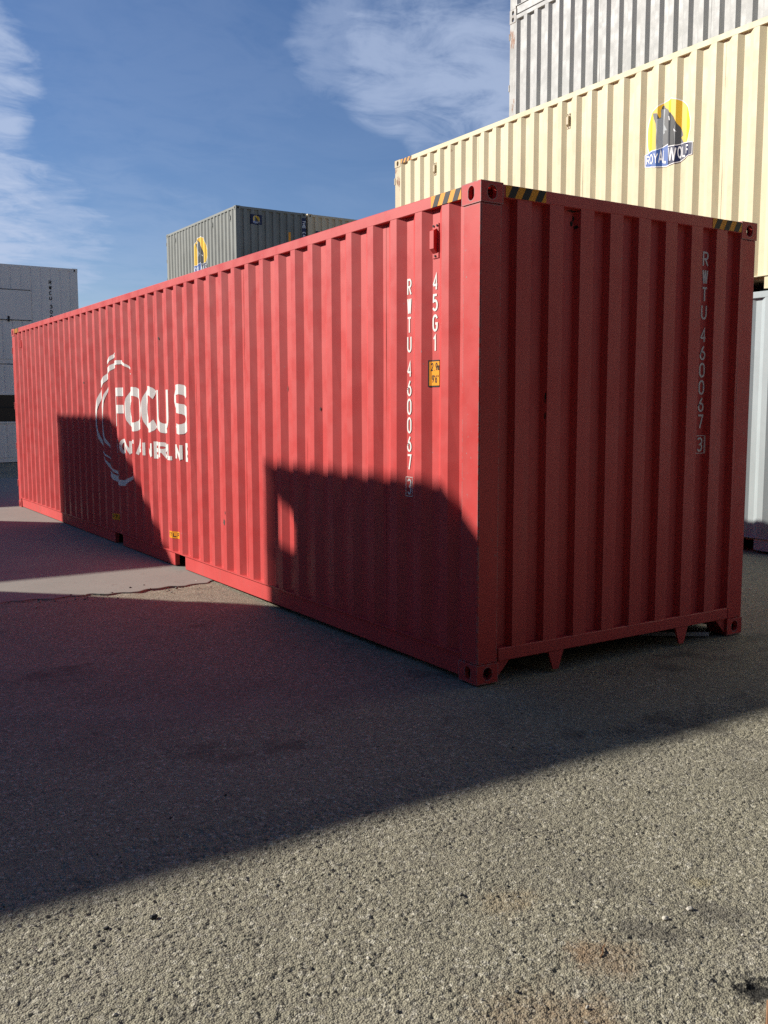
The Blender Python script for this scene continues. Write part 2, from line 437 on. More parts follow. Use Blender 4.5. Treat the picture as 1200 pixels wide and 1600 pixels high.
def decal_mesh(name, layers, wall, mats, off=.003):
    """layers: [(polygons with sublayer, material index)] in wall coordinates (u to the right as seen, v up).
    wall: ('side', B, L) / ('front', B, L) / ('flat', face) maps u,v,off -> container coordinates"""
    bm = bmesh.new(); lay = bm.verts.layers.float.new('off')
    for li, (polys, mi) in enumerate(layers):
        for q, k in polys:
            vs = []
            for p in q:
                v = bm.verts.new((p[0], p[1], 0)); v[lay] = off + li * .0009 + k * .0003; vs.append(v)
            f = bm.faces.new(vs); f.material_index = mi
    P = {'side': SP, 'front': EP}.get(wall[0])
    if P:
        us = [v.co.x for v in bm.verts]
        sgn = -1 if wall[0] == 'side' else 1
        lo, hi = min(us), max(us)
        bl = breaks(P, *(sorted((sgn * lo, sgn * hi))))
        for b in bl:
            u = sgn * b
            bmesh.ops.bisect_plane(bm, geom=bm.verts[:] + bm.edges[:] + bm.faces[:], plane_co=(u, 0, 0), plane_no=(1, 0, 0), dist=1e-6)
        lay = bm.verts.layers.float['off']
    for v in bm.verts:
        u, z, o = v.co.x, v.co.y, v[lay]
        if wall[0] == 'side': v.co = (.004 + depth(-u, SP) - o, -u, z)
        elif wall[0] == 'front': v.co = (u, .004 + depth(u, EP) - o, z)
        elif wall[0] == 'x': v.co = (wall[1] - o, -u, z)
        elif wall[0] == 'y': v.co = (u, wall[1] - o, z)
    me = bpy.data.meshes.new(name)
    bmesh.ops.triangulate(bm, faces=[f for f in bm.faces if len(f.verts) > 4])
    bm.to_mesh(me); bm.free()
    for m in mats: me.materials.append(m)
    return me

# ------------------------------------------------------------------ the container builder
BW = 2.438
def container(label, loc, rz, L, H, mat, worn=None, lite=False, group=None, pockets=True, name='shipping_container', seam=True):
    """local frame: x 0..BW (x=0 the side that faces -X), y 0..L (y=0 the blank front wall, y=L the doors).
    loc is where that local corner stands; rz turns about it."""
    worn = worn or mat
    c, s = math.cos(rz), math.sin(rz)
    ctr = Vector((loc[0] + c * BW / 2 - s * L / 2, loc[1] + s * BW / 2 + c * L / 2, loc[2]))
    t = empty(name, ctr, rz); tag(t, label, 'container', group)
    O = Vector((-BW / 2, -L / 2, 0)); t['o'] = (O.x, O.y)
    def part(nm, me, at=(0, 0, 0), m=mat): return link(nm, me, t, O + Vector(at), m)
    def box(nm, x0, x1, y0, y1, z0, z1, m=mat, bev=.004):
        return part(nm, box_mesh(nm, x0, x1, y0, y1, z0, z1, bev), (x0, y0, z0), m)
    for sx, x in ((1, 0), (-1, BW)):
        for sy, y in ((1, 0), (-1, L)):
            for sz, z in ((1, 0), (-1, H)):
                part('corner_casting', casting_mesh(sx, sy, sz), (x, y, z), worn)
    for x0, x1 in ((.004, .158), (BW - .158, BW - .004)):
        for y0, y1 in ((.004, .168), (L - .168, L - .004)):
            box('corner_post', x0, x1, y0, y1, .1185, H - .1185, worn, .006)
    pk = [(L / 2 - 1.23 , L / 2 - .95 ), (L / 2 + .78, L / 2 + 1.06)] if pockets is True else (pockets or [])
    segs, y = [], .179
    for a, b in sorted(pk): segs.append((y, a)); y = b
    segs.append((y, L - .179))
    for side in (0, 1):
        X = (lambda a, b: (a, b)) if side == 0 else (lambda a, b: (BW - b, BW - a))
        box('top_rail', *X(.002, .062), .179, L - .179, H - .078, H - .007)
        for a, b in segs: box('bottom_rail', *X(.016, .066), a, b, .018, .155, M_red_sill if mat is M_red else mat)
        box('bottom_flange', *X(.001, .07), .170, L - .170, .156, .166, mat, 0)
        # side wall: welded sheets four corrugations wide
        edges = [.160]
        y = 1.034
        while y < L - .16 - .3 and not lite:
            edges.append(y); y += 4 * SP['p']
        edges.append(L - .160)
        for i in range(len(edges) - 1):
            a, b = edges[i], edges[i + 1]
            me = sheet_mesh('side_sheet', SP, a, b, H - .07 - .166, seed=i % 7)
            o = part('side_sheet', me, ((.004 - (.0012 if i % 2 else 0)) if side == 0 else BW - .004, a, .166))
            if side == 1: o.scale = (-1, 1, 1)
    # front wall
    k = sheet_mesh('front_sheet', EP, .150, BW - .150, H - .07 - .195)
    o = part('front_sheet', k, (BW - .150, .004, .195)); o.rotation_euler = (0, 0, math.pi / 2)
    # the rotated sheet runs from high x to low x: mirror the profile phase by scaling along its length
    o.scale = (1, -1, 1); o.location = O + Vector((.150, .004, .195))
    box('front_top_rail', .163, BW - .163, .002, .062, H - .080, H - .007)
    box('front_sill', .163, BW - .163, .002, .062, .122, .200)
    for gx, sg in ((.162, 1), (BW - .162, -1)):
        part('gusset', prism_mesh('gusset', [(gx, .012), (gx, .121), (gx + sg * .105, .121)], 'y', .02, .03))
    for tx in (.570, 1.735):
        part('stub_leg', prism_mesh('stub_leg', [(tx, .1215), (tx + .125, .1215), (tx + .085, .006), (tx + .040, .006)], 'y', .006, .020))
    # doors
    box('door_header', .163, BW - .163, L - .062, L - .002, H - .11, H - .007)
    box('door_sill', .163, BW - .163, L - .062, L - .002, .04, .160)
    for dx0, dx1 in ((.166, BW / 2 - .004), (BW / 2 + .004, BW - .166)):
        d = box('door', dx0, dx1, L - .052, L - .012, .166, H - .114, mat, .006)
        if not lite:
            for f in (.22, .74):
                xx = (dx1 - dx0) * f
                me = box_mesh('lock_rod', 0, .034, 0, .034, 0, H - .34, .010, 2)
                link('lock_rod', me, d, (xx, .046, .03), M_steel)
                link('handle', box_mesh('handle', 0, .36, 0, .014, 0, .035, .004), d, (xx - .16, .084, 1.0), M_steel)
    if not lite:
        for x0 in (-.004, BW - .060):
            for z in (.34, .95, 1.6, H - .40):
                box('hinge', x0, x0 + .064, L - .02, L + .016, z, z + .12, worn, .008)
    box('roof', .03, BW - .03, .05, L - .05, H - .030, H - .016, mat, 0)
    box('floor', .067, BW - .067, .063, L - .063, .125, .160, M_wood, 0)
    return t
def local_part(t, nm, me, mat=None):
    o = link(nm, me, t, (t['o'][0], t['o'][1], 0), mat); return o

def vent(t, y, z, mat, h=.205):
    """ventilator cowl on the side wall, plate at z..z+h around inner flat y"""
    x0 = .004 + SP['d']
    bm = bmesh.new()
    w = .062
    bm_box(bm, x0 - .006, x0 - .0005, y - w / 2, y + w / 2, z - h / 2, z + h / 2, .001)
    # hood: tapered box with sloping ends
    prof = [(z - h / 2 + .028, 0), (z - h / 2 + .055, .026), (z + h / 2 - .045, .026), (z + h / 2 - .030, 0)]
    lo = [bm.verts.new((x0 - .006 - d, y - w / 2 + .016, zz)) for zz, d in prof]
    hi = [bm.verts.new((x0 - .006 - d, y + w / 2 - .006, zz)) for zz, d in prof]
    n = 4
    bm.faces.new(lo); bm.faces.new(hi[::-1])
    for i in range(n): bm.faces.new((lo[i], hi[i], hi[(i + 1) % n], lo[(i + 1) % n]))
    o = local_part(t, 'vent', bm_mesh(bm, 'vent'), mat)
    for dy, dz in ((-.018, h / 2 - .014), (.018, h / 2 - .014), (0, -h / 2 + .013)):
        b2 = bmesh.new(); bmesh.ops.create_cone(b2, cap_ends=True, segments=10, radius1=.007, radius2=.006, depth=.006, matrix=Matrix.Translation((x0 - .0085, y + dy, z + dz)) @ Matrix.Rotation(math.pi / 2, 4, 'Y'))
        link('rivet', bm_mesh(b2, 'rivet'), o, (0, 0, 0), M_dark)
def rect(u0, u1, v0, v1, k=0): return ([(u0, v0), (u1, v0), (u1, v1), (u0, v1)], k)
def hazard(t, u0, u1, v0, v1, wall, name='hazard_sticker', n=6, lean=.045):
    """diagonal black and yellow stripes clipped to the sticker's rectangle"""
    black = []
    stp = (u1 - u0) / n * 1.0
    pitch = (u1 - u0) / (n / 2)
    for i in range(-1, n // 2 + 1):
        a = u0 + i * pitch + pitch * .15
        q = [(a, v0), (a + pitch / 2, v0), (a + pitch / 2 + lean, v1), (a + lean, v1)]
        # clip in u
        def clip(poly, c, keep_ge):
            out = []
            for j in range(len(poly)):
                p, r = poly[j], poly[(j + 1) % len(poly)]
                ip, ir = ((p[0] >= c) == keep_ge or p[0] == c), ((r[0] >= c) == keep_ge or r[0] == c)
                if ip: out.append(p)
                if ip != ir:
                    tt = (c - p[0]) / (r[0] - p[0]); out.append((c, p[1] + tt * (r[1] - p[1])))
            return out
        q = clip(q, u0, True)
        if len(q) >= 3: q = clip(q, u1, False)
        if len(q) >= 3: black.append((q, 0))
    return local_part(t, name, decal_mesh(name, [([rect(u0, u1, v0, v1)], 0), (black, 1)], wall, [M_yellow, M_black], .0015))

LOGO = {
'moon':[(0.014,0.397),(0.162,0.334),(0.266,0.23),(0.327,0.085),(0.335,-0.032),(0.293,-0.137),(0.222,-0.217),(0.085,-0.284),(-0.123,-0.279),(-0.285,-0.233),(-0.353,-0.148),(-0.372,-0.023),(-0.37,0.118),(-0.33,0.244),(-0.252,0.314),(-0.122,0.374)],
'wolf':[(-0.114,0.353),(-0.093,0.313),(-0.053,0.288),(-0.019,0.24),(0.014,0.232),(0.067,0.169),(0.102,0.102),(0.122,0.068),(0.162,0.02),(0.19,-0.045),(0.201,-0.087),(0.173,-0.109),(0.207,-0.166),(0.233,-0.193),(0.161,-0.262),(-0.199,-0.202),(-0.206,-0.021),(-0.202,0.058),(-0.216,0.151),(-0.248,0.219),(-0.266,0.283),(-0.197,0.27),(-0.168,0.204),(-0.142,0.212),(-0.151,0.293),(-0.134,0.343)],
'light':[(-0.145,0.307),(-0.093,0.298),(-0.102,0.192),(-0.105,0.114),(-0.056,0.033),(-0.096,0.038),(-0.088,0.006),(-0.114,-0.003),(-0.116,-0.131),(-0.134,-0.177),(-0.2,-0.182),(-0.183,-0.086),(-0.196,0.067),(-0.194,0.195),(-0.168,0.197),(-0.147,0.201)],
'black':[(-0.006,0.232),(0.067,0.169),(0.102,0.093),(0.073,0.012),(0.094,-0.188),(-0.002,-0.196),(-0.019,0.132)],
'eye':[(-0.037,0.205),(-0.017,0.191),(0.002,0.142),(-0.019,0.142)],
'ear':[(0.079,0.02),(0.123,-0.029),(0.087,-0.016)],
'edge':[(-0.412,-0.2),(-0.314,-0.177),(-0.18,-0.176),(-0.028,-0.136),(-0.015,-0.174),(0.132,-0.187),(0.233,-0.177),(0.385,-0.208),(0.385,-0.358),(0.268,-0.363),(0.172,-0.403),(-0.005,-0.419),(-0.212,-0.396),(-0.406,-0.354)],
'blue':[(-0.399,-0.209),(-0.314,-0.187),(-0.18,-0.186),(-0.03,-0.148),(-0.014,-0.406),(-0.212,-0.383),(-0.394,-0.345)],
'navy':[(-0.016,-0.183),(0.133,-0.197),(0.233,-0.186),(0.374,-0.214),(0.373,-0.348),(0.265,-0.353),(0.166,-0.39),(-0.007,-0.407)],
}
LOGO_TXT = [
('R',(-0.38, -0.33),(-0.315, -0.343),(-0.384, -0.212)),('O',(-0.306, -0.338),(-0.234, -0.353),(-0.31, -0.208)),
('Y',(-0.224, -0.352),(-0.16, -0.366),(-0.23, -0.205)),('A',(-0.16, -0.359),(-0.1, -0.371),(-0.166, -0.189)),
('L',(-0.098, -0.364),(-0.051, -0.374),(-0.104, -0.188)),('W',(0.0, -0.365),(0.134, -0.393),(-0.006, -0.185)),
('O',(0.145, -0.356),(0.196, -0.367),(0.139, -0.204)),('L',(0.204, -0.35),(0.249, -0.359),(0.199, -0.212)),
('F',(0.26, -0.328),(0.32, -0.341),(0.255, -0.212))]
def tri(poly):
    """triangulate a simple polygon"""
    from mathutils.geometry import tessellate_polygon
    vs = [Vector((p[0], p[1], 0)) for p in poly]
    return [[tuple(vs[i].xy) for i in f] for f in tessellate_polygon([vs])]
def logo_layers(cu, cv, k):
    def Q(poly, j=0): return [([(cu + p[0] * k, cv + p[1] * k) for p in f], j) for f in tri(poly)]
    mo = LOGO['moon']; mo = [tuple(p) for p in cat_rom(mo + [mo[0]], 4)][:-1]
    halo = [(p[0] * 1.035, (p[1] - .05) * 1.03 + .05) for p in mo]
    txt = []
    for ch, a, b, c in LOGO_TXT:
        for q, j in glyph_polys(ch, 0, 0, 1, 1, .17 if ch != 'W' else .13):
            txt.append(([(cu + k * (a[0] + x * (b[0] - a[0]) + y * (c[0] - a[0])), cv + k * (a[1] + x * (b[1] - a[1]) + y * (c[1] - a[1]))) for x, y in q], j))
    return [(Q(halo), 0), (Q(mo), 1), (Q(LOGO['wolf']), 2), (Q(LOGO['light']) , 3), (Q(LOGO['black']), 4), (Q(LOGO['eye']) + Q(LOGO['ear']), 0),
            (Q(LOGO['edge']), 0), (Q(LOGO['blue']), 5), (Q(LOGO['navy'], 1), 6), (txt, 0)]
LOGO_MATS = [M_white_print, M_moon, M_wdark, M_wlight, M_black, M_lblue, M_navy]

# ================================================================== the ground
def hash2(ix, iy, seed):
    h = (ix.astype(np.int64) * 374761393 + iy.astype(np.int64) * 668265263 + seed * 1442695041) & 0xffffffff
    h = ((h ^ (h >> 13)) * 1274126177) & 0xffffffff
    return ((h ^ (h >> 16)) & 0xffff) / 65535.0
def vnoise(x, y, sc, seed):
    x = x * sc; y = y * sc; ix = np.floor(x); iy = np.floor(y); fx = x - ix; fy = y - iy
    fx = fx * fx * (3 - 2 * fx); fy = fy * fy * (3 - 2 * fy)
    a = hash2(ix, iy, seed); b = hash2(ix + 1, iy, seed); c = hash2(ix, iy + 1, seed); d = hash2(ix + 1, iy + 1, seed)
    return (a * (1 - fx) + b * fx) * (1 - fy) + (c * (1 - fx) + d * fx) * fy
def stones(x, y, cell, seed):
    """height 0..1 of rounded stones packed in jittered cells"""
    gx = x / cell; gy = y / cell; ix = np.floor(gx); iy = np.floor(gy); best = np.zeros_like(x)
    for dx in (-1, 0, 1):
        for dy in (-1, 0, 1):
            jx, jy = ix + dx, iy + dy
            cx = jx + .15 + .7 * hash2(jx, jy, seed); cy = jy + .15 + .7 * hash2(jx, jy, seed + 1)
            r = .35 + .35 * hash2(jx, jy, seed + 2); hh = hash2(jx, jy, seed + 3)
            d2 = ((gx - cx) ** 2 + (gy - cy) ** 2) / (r * r)
            best = np.maximum(best, np.sqrt(np.clip(1 - d2, 0, 1)) * (.25 + .75 * hh) * (hh > .12))
    return best
def crack_y(x): return 3.965 + .05 * np.sin(x * 3.1 + .4) + .035 * np.sin(x * 9.7) + .02 * np.sin(x * 27.0)
def spaced(segs):
    out = []
    for a, b, n in segs: out += list(np.linspace(a, b, n, endpoint=False))
    out.append(segs[-1][1]); return np.array(out)
gx = spaced([(-900, -60, 8), (-60, -12, 12), (-12, -4.2, 22), (-4.2, -3.2, 30), (-3.2, 1.25, 890), (1.25, 3.2, 50), (3.2, 9, 30), (9, 60, 16), (60, 900, 8)])
gy = spaced([(-900, -60, 8), (-60, -8, 12), (-8, -3.05, 26), (-3.05, -1.0, 410), (-1.0, .6, 60), (.6, 3.80, 60), (3.80, 4.15, 24), (4.15, 30, 40), (30, 120, 10), (120, 900, 8)])
X, Y = np.meshgrid(gx, gy); X = X.ravel(); Y = Y.ravel()
fine = ((X > -3.3) & (X < 1.35) & (Y > -3.15) & (Y < -.9)).astype(float)
mid = ((X > -5) & (X < 4) & (Y > -6) & (Y < 5)).astype(float)
pot = np.exp(-(((X + 1.150) / .055) ** 2 + ((Y + 2.735) / .065) ** 2)) + .6 * np.exp(-(((X + 1.20) / .035) ** 2 + ((Y + 2.66) / .03) ** 2))
Z = fine * (.0032 * stones(X, Y, .0100, 11) + .0028 * stones(X, Y, .018, 31) * (vnoise(X, Y, 9, 5) > .5) + .0035 * vnoise(X, Y, 60, 3) + .002 * vnoise(X, Y, 160, 9) - .0075)
Z -= fine * .0052 * np.clip(stones(X, Y, .021, 77) - .42, 0, 1) / .58 * (vnoise(X, Y, 7, 79) > .42)
Z += mid * (.010 * (vnoise(X, Y, 1.6, 21) - .5) + .006 * (vnoise(X, Y, 5, 22) - .5)) * (np.hypot(X, Y) > .5)
Z -= pot * .013 * (.2 + 1.5 * vnoise(X, Y, 34, 51))
Z -= .012 - .010 * np.clip((Y - 3.3) / .5, 0, 1)
cy = crack_y(X)
Z -= np.where((np.abs(Y - cy + .012) < .030) & (X < 2.2), .010 * np.clip(vnoise(X, Y, 6, 61) * 1.6 - .35, 0, 1), 0)
nx, ny = len(gx), len(gy)
me = bpy.data.meshes.new('asphalt_ground')
me.vertices.add(nx * ny); me.vertices.foreach_set('co', np.stack([X, Y, Z], 1).astype(np.float32).ravel())
ii = np.arange(nx * ny).reshape(ny, nx)
quads = np.stack([ii[:-1, :-1], ii[:-1, 1:], ii[1:, 1:], ii[1:, :-1]], -1).reshape(-1, 4)
me.loops.add(quads.size); me.loops.foreach_set('vertex_index', quads.ravel().astype(np.int32))
me.polygons.add(len(quads)); me.polygons.foreach_set('loop_start', (np.arange(len(quads)) * 4).astype(np.int32))
me.polygons.foreach_set('loop_total', np.full(len(quads), 4, np.int32)); me.update(calc_edges=True)
me.polygons.foreach_set('use_smooth', np.ones(len(quads), bool)); me.validate()

def asphalt():
    k = NT('worn_asphalt'); b = k.b
    v = k.voro(150); v2 = k.voro(75)
    sep = k.n('ShaderNodeSeparateColor'); k.set(sep.inputs[0], v.outputs['Color'])
    sep2 = k.n('ShaderNodeSeparateColor'); k.set(sep2.inputs[0], v2.outputs['Color'])
    binder = k.mix(k.noise(3.0, 5, .6), (.222, .204, .146), (.282, .262, .190))
    c = k.mix(k.step(sep.outputs[0], .25, 1.0), binder, (.350, .328, .240))          # aggregate
    c = k.mix(k.math('MULTIPLY', k.step(sep2.outputs[1], .88, .92), .6), c, (.56, .53, .43))   # pale chips
    c = k.mix(k.math('MULTIPLY', k.step(sep2.outputs[0], .82, .88), .5), c, (.085, .08, .072))   # dark chips
    c = k.mix(k.math('MULTIPLY', k.step(v.outputs['Distance'], .45, .8), .55), c, (.09, .08, .065))
    big = k.noise(.55, 6, .62)
    c = k.mix(k.math('MULTIPLY', k.step(big, .48, .68), .35), c, (.115, .105, .09))
    oil = k.noise(1.15, 7, .66, k.mapping((1, 1, 1), (2.3, 5.1, 0)))
    c = k.mix(k.math('MULTIPLY', k.step(oil, .575, .64), .5), c, (.06, .055, .05))
    dust = k.noise(.8, 5, .6, k.mapping((.5, 1.6, 1), (7, 3, 0), (0, 0, .5)))
    c = k.mix(k.math('MULTIPLY', k.step(dust, .52, .72), .28), c, (.34, .31, .255))
    # rusty, mossy stains where the photograph has them, broken up by noise
    for (x, y), r, col, amt in (((-1.40, -2.40), .17, (.25, .165, .095), .5), ((-1.44, -2.34), .08, (.25, .15, .08), .4), ((-1.78, -2.55), .30, (.25, .17, .095), .5), ((-1.62, -2.58), .13, (.25, .16, .085), .4), ((-1.46, -1.98), .13, (.28, .21, .12), .42), ((-1.36, -1.99), .08, (.28, .21, .12), .4), ((-.78, -2.25), .07, (.31, .25, .11), .4)):
        d = k.n('ShaderNodeVectorMath', operation='DISTANCE'); k.set(d.inputs[0], k.position()); d.inputs[1].default_value = (x, y, 0)
        m = k.math('MULTIPLY', k.step(k.math('ADD', k.math('DIVIDE', d.outputs['Value'], r), k.math('MULTIPLY', k.noise(16, 7, .78), 1.9)), 1.9, 1.0), amt)
        c = k.mix(m, c, col)
    d = k.n('ShaderNodeVectorMath', operation='DISTANCE'); k.set(d.inputs[0], k.position()); d.inputs[1].default_value = (-1.145, -2.735, 0)
    m = k.step(k.math('ADD', k.math('DIVIDE', d.outputs['Value'], .085), k.math('MULTIPLY', k.noise(26, 7, .8), 3.2)), 2.55, 2.1)
    c = k.mix(k.math('MULTIPLY', m, .93), c, (.012, .012, .012))                          # tar spill in the pothole
    k.set(b.inputs['Base Color'], c); b.inputs['Roughness'].default_value = .82; b.inputs['Specular IOR Level'].default_value = .25
    n1 = k.bump(k.math('SUBTRACT', 1.0, v.outputs['Distance']), .75, .006)
    n1 = k.bump(k.noise(70, 6, .7), .55, .006, n1)
    n1 = k.bump(k.noise(310, 3, .6), .35, .0015, n1)
    k.set(b.inputs['Normal'], n1)
    return k.m
tag(link('asphalt_ground', me, None, (0, 0, 0), asphalt()), 'weathered grey asphalt yard with coarse aggregate', None, None, 'structure')

def concrete():
    k = NT('old_concrete'); b = k.b
    c = k.mix(k.noise(1.3, 7, .62), (.205, .198, .175), (.295, .285, .25))
    c = k.mix(k.math('MULTIPLY', k.step(k.noise(26, 6, .65), .52, .68), .4), c, (.19, .17, .15))
    c = k.mix(k.math('MULTIPLY', k.step(k.noise(4.5, 6, .7), .60, .70), .45), c, (.14, .10, .085))
    k.set(b.inputs['Base Color'], c); b.inputs['Roughness'].default_value = .85; b.inputs['Specular IOR Level'].default_value = .25
    k.set(b.inputs['Normal'], k.bump(k.noise(60, 6, .7), .35, .004))
    return k.m
bm = bmesh.new()
xs = np.concatenate([np.linspace(-14, -3, 12), np.arange(-2.95, 3.0, .022), np.linspace(3.2, 5.6, 5)])
jag = [float(crack_y(x) + .03 + .03 * (vnoise(np.array([x]), np.array([0.3]), 17, 71)[0] - .5) + .045 * (vnoise(np.array([x]), np.array([.7]), 5, 72)[0] - .5)) for x in xs]
lo = [bm.verts.new((x, y, -.03)) for x, y in zip(xs, jag)]; ed = [bm.verts.new((x, y, .008)) for x, y in zip(xs, jag)]
md = [bm.verts.new((x, y + .014, .010)) for x, y in zip(xs, jag)]; fr = [bm.verts.new((x, 19.0, .010)) for x in xs]
for a, b_ in ((lo, ed), (ed, md), (md, fr)):
    for i in range(len(xs) - 1): bm.faces.new((a[i], a[i + 1], b_[i + 1], b_[i]))
tag(link('concrete_pavement', bm_mesh(bm, 'concrete_pavement'), None, (0, 0, 0), concrete()), 'old concrete pavement with a broken edge', None, None, 'structure')

# ================================================================== the red container
H40, L40, L20, H8 = 2.896, 12.192, 6.058, 2.591
red = container('long red corrugated container standing alone in front, white lettering on both visible walls', (0, 0, 0), 0, L40, H40, M_red, M_red_worn, pockets=[(4.72, 5.0), (6.72, 7.02)])
# big logo: the swirl and two lines of lettering, each stroke and letter its own piece of paint
def piece(t, nm, polys, wall, mats=None): return local_part(t, nm, decal_mesh(nm, [(polys, 0)], wall, mats or [M_letter]))
for pts, w in (([(6.2, 2.0), (6.45, 2.12), (6.75, 2.15), (7.05, 2.07), (7.35, 1.9), (7.56, 1.65), (7.58, 1.4), (7.42, 1.15), (7.05, .97)], .068),
               ([(6.75, 2.26), (6.95, 2.22), (7.18, 2.08)], .045),
               ([(7.08, 1.96), (7.27, 1.74), (7.34, 1.48), (7.28, 1.26), (7.05, 1.08)], .060),
               ([(7.32, 1.04), (7.12, .88), (6.82, .77), (6.5, .78), (6.22, .91)], .072),
               ([(7.08, .94), (6.92, .87), (6.74, .84)], .035)):
    piece(red, 'swirl_stroke', [(q, .1 * (i % 9)) for i, q in enumerate(ribbon(cat_rom([(-p[0], p[1]) for p in pts]), w, True))], ('side',))
for ch, ya, yb in (('F', 6.86, 6.48), ('O', 6.46, 5.90), ('C', 5.89, 5.42), ('U', 5.44, 5.05), ('S', 4.97, 4.56)):
    piece(red, 'letter', glyph_polys(ch, -ya, 1.368, ya - yb, .495, .098), ('side',))
for i, ch in enumerate('CONTAINER'):
    piece(red, 'letter', glyph_polys(ch, -6.90 + .191 * i, 1.095, .168, .180, .042), ('side',))
for ch, u, w in (('L', -5.12, .13), ('I', -4.975, .05), ('N', -4.89, .165), ('E', -4.69, .13)):
    piece(red, 'letter', glyph_polys(ch, u, 1.10, w, .184, .042), ('side',))
# serial number down the side and the front wall
def serial(t, wall, x, top, w, h, stp, sw_):
    z = top
    for grp in ('RWTU', '460067', '3'):
        for ch in grp:
            piece(t, 'letter' if ch in 'RWTU' else 'digit', glyph_polys(ch, x, z - h, w, h, sw_), wall)
            if ch != '3': z -= stp
        z -= stp * .33
    z += stp * .33; m = .010
    b0 = [(x - m, z - h - m), (x + w + m, z - h - m), (x + w + m, z + m), (x - m, z + m), (x - m, z - h - m)]
    piece(t, 'digit_frame', [(q, .1 * i) for i, q in enumerate(ribbon(b0, .004))], wall)
serial(red, ('side',), -.786, 2.440, .048, .104, .1185, .0125)
serial(red, ('front',), 1.938, 2.672, .058, .100, .1170, .0130)
for i, ch in enumerate('45G1'):
    piece(red, 'letter' if ch == 'G' else 'digit', glyph_polys(ch, -.510, 2.442 - .104 - .1225 * i, .054, .104, .0140), ('side',))
txt = text_polys('2.9', -.520, 1.856, .021, .050, .001, .0065) + glyph_polys('m', -.454, 1.856, .024, .05, .0055) + glyph_polys('9', -.512, 1.782, .021, .05, .0065) + glyph_polys("'", -.491, 1.782, .012, .05, .006) + glyph_polys('6', -.480, 1.782, .021, .05, .0065) + glyph_polys('"', -.457, 1.782, .016, .05, .005)
local_part(red, 'height_sticker', decal_mesh('height_sticker', [([rect(-.538, -.425, 1.758, 1.922)], 1), ([rect(-.530, -.427, 1.767, 1.913)], 0), (txt, 1)], ('side',), [M_yellow, M_black]))
for ya in (5.17, 7.06):
    lay = [([rect(-ya, -ya + .29, .30, .372)], 0), (text_polys('FTLF', -ya + .03, .315, .045, .042, .012, .009), 1)]
    local_part(red, 'fork_label', decal_mesh('fork_label', lay, ('side',), [M_yellow, M_black]))
hazard(red, -.480, -.182, H40 - .0745, H40 - .0095, ('x', .0015), n=6, lean=.035)
hazard(red, -12.01, -11.70, H40 - .0745, H40 - .0095, ('x', .0015), n=6, lean=.035)
hazard(red, .180, .485, H40 - .0765, H40 - .0095, ('y', .0015), n=6, lean=.035)
hazard(red, 1.970, 2.272, H40 - .0765, H40 - .0095, ('y', .0015), n=6, lean=.035)
vent(red, .478, 2.632, M_red, .205)
vent(red, 11.62, 2.632, M_red, .205)
# scuffs and a torn dent under the front top rail
M_scuff = plain('bare_steel_scuff', (.10, .075, .065), .6)
def blob(u, v, w, h, n=9, seed=0):
    r = random.Random(seed); return ([(u + w * math.cos(2 * math.pi * i / n) * r.uniform(.45, 1), v + h * math.sin(2 * math.pi * i / n) * r.uniform(.45, 1)) for i in range(n)], 0)
sc = [blob(-3.69, .60, .028, .035, seed=1), blob(-3.665, .69, .008, .02, seed=2), blob(-8.1, 1.95, .02, .02, seed=3), blob(-5.3, 2.34, .012, .02, seed=4),
      blob(-1.92, 1.62, .006, .02, seed=5), blob(-2.46, 1.78, .006, .03, seed=6)]
for q in sc: piece(red, 'scuff_mark', [q], ('side',), [M_scuff])
sc = [blob(.745, 2.765, .012, .026, seed=7), blob(.735, 2.735, .016, .024, seed=8), blob(.757, 2.712, .010, .018, seed=9), blob(.735, 2.806, .05, .006, seed=12),
      blob(.515, 1.69, .003, .05, seed=13), blob(.515, 1.58, .003, .03, seed=14)]
for q in sc: piece(red, 'scuff_mark', [q], ('front',), [M_dark])

# ================================================================== the stacks at the right
XS = 5.84
container('pale grey container at ground level, carrying the cream one with the wolf logo', (XS, -2.46, 0), 0, L40, H40, M_pale, group='containers in the stacks')
cream = container('cream container with yellow moon and wolf logo, on top of the pale grey one', (XS, -2.46, H40), 0, L40, H40, M_cream, M_cream_worn, group='containers in the stacks')
local_part(cream, 'wolf_logo', decal_mesh('wolf_logo', logo_layers(-(3.79 + 2.46), 1.08 + .92, .95), ('side',), LOGO_MATS))
hazard(cream, -(L40 - .19), -(L40 - .52), H40 - .0745, H40 - .0095, ('x', .0015)) if False else hazard(cream, -(L40 - .19), -(L40 - .50), H40 - .0745, H40 - .0095, ('x', .0015))
for yy in (11.06, 7.99):
    vent(cream, SP['a'] + SP['p'] * round((yy - SP['a'] - .175) / SP['p']) + .175, 2.545, M_cream_worn, .2)
XR = 8.44
SP_keep = dict(SP); SP.update(a=.30, f=.086, s=.056, d=.046)
for i in range(2):
    container(('off white container at the foot of the rear stack, behind the pale grey one', 'off white container second in the rear stack, behind the cream one')[i], (XR, -2.34, H40 * i), 0, L40, H40, M_white, lite=True, group='containers in the stacks')
container('off white container third in the rear stack, showing above the cream one', (XR, -2.34, 2 * H40), 0, L40, H40, M_white, M_white_worn, group='containers in the stacks')
container('topmost container of the rear stack, only its bottom rail and casting in view', (XR, -2.34, 3 * H40), 0, L40, H40, M_white, M_white_worn, group='containers in the stacks')

SP.update(SP_keep)
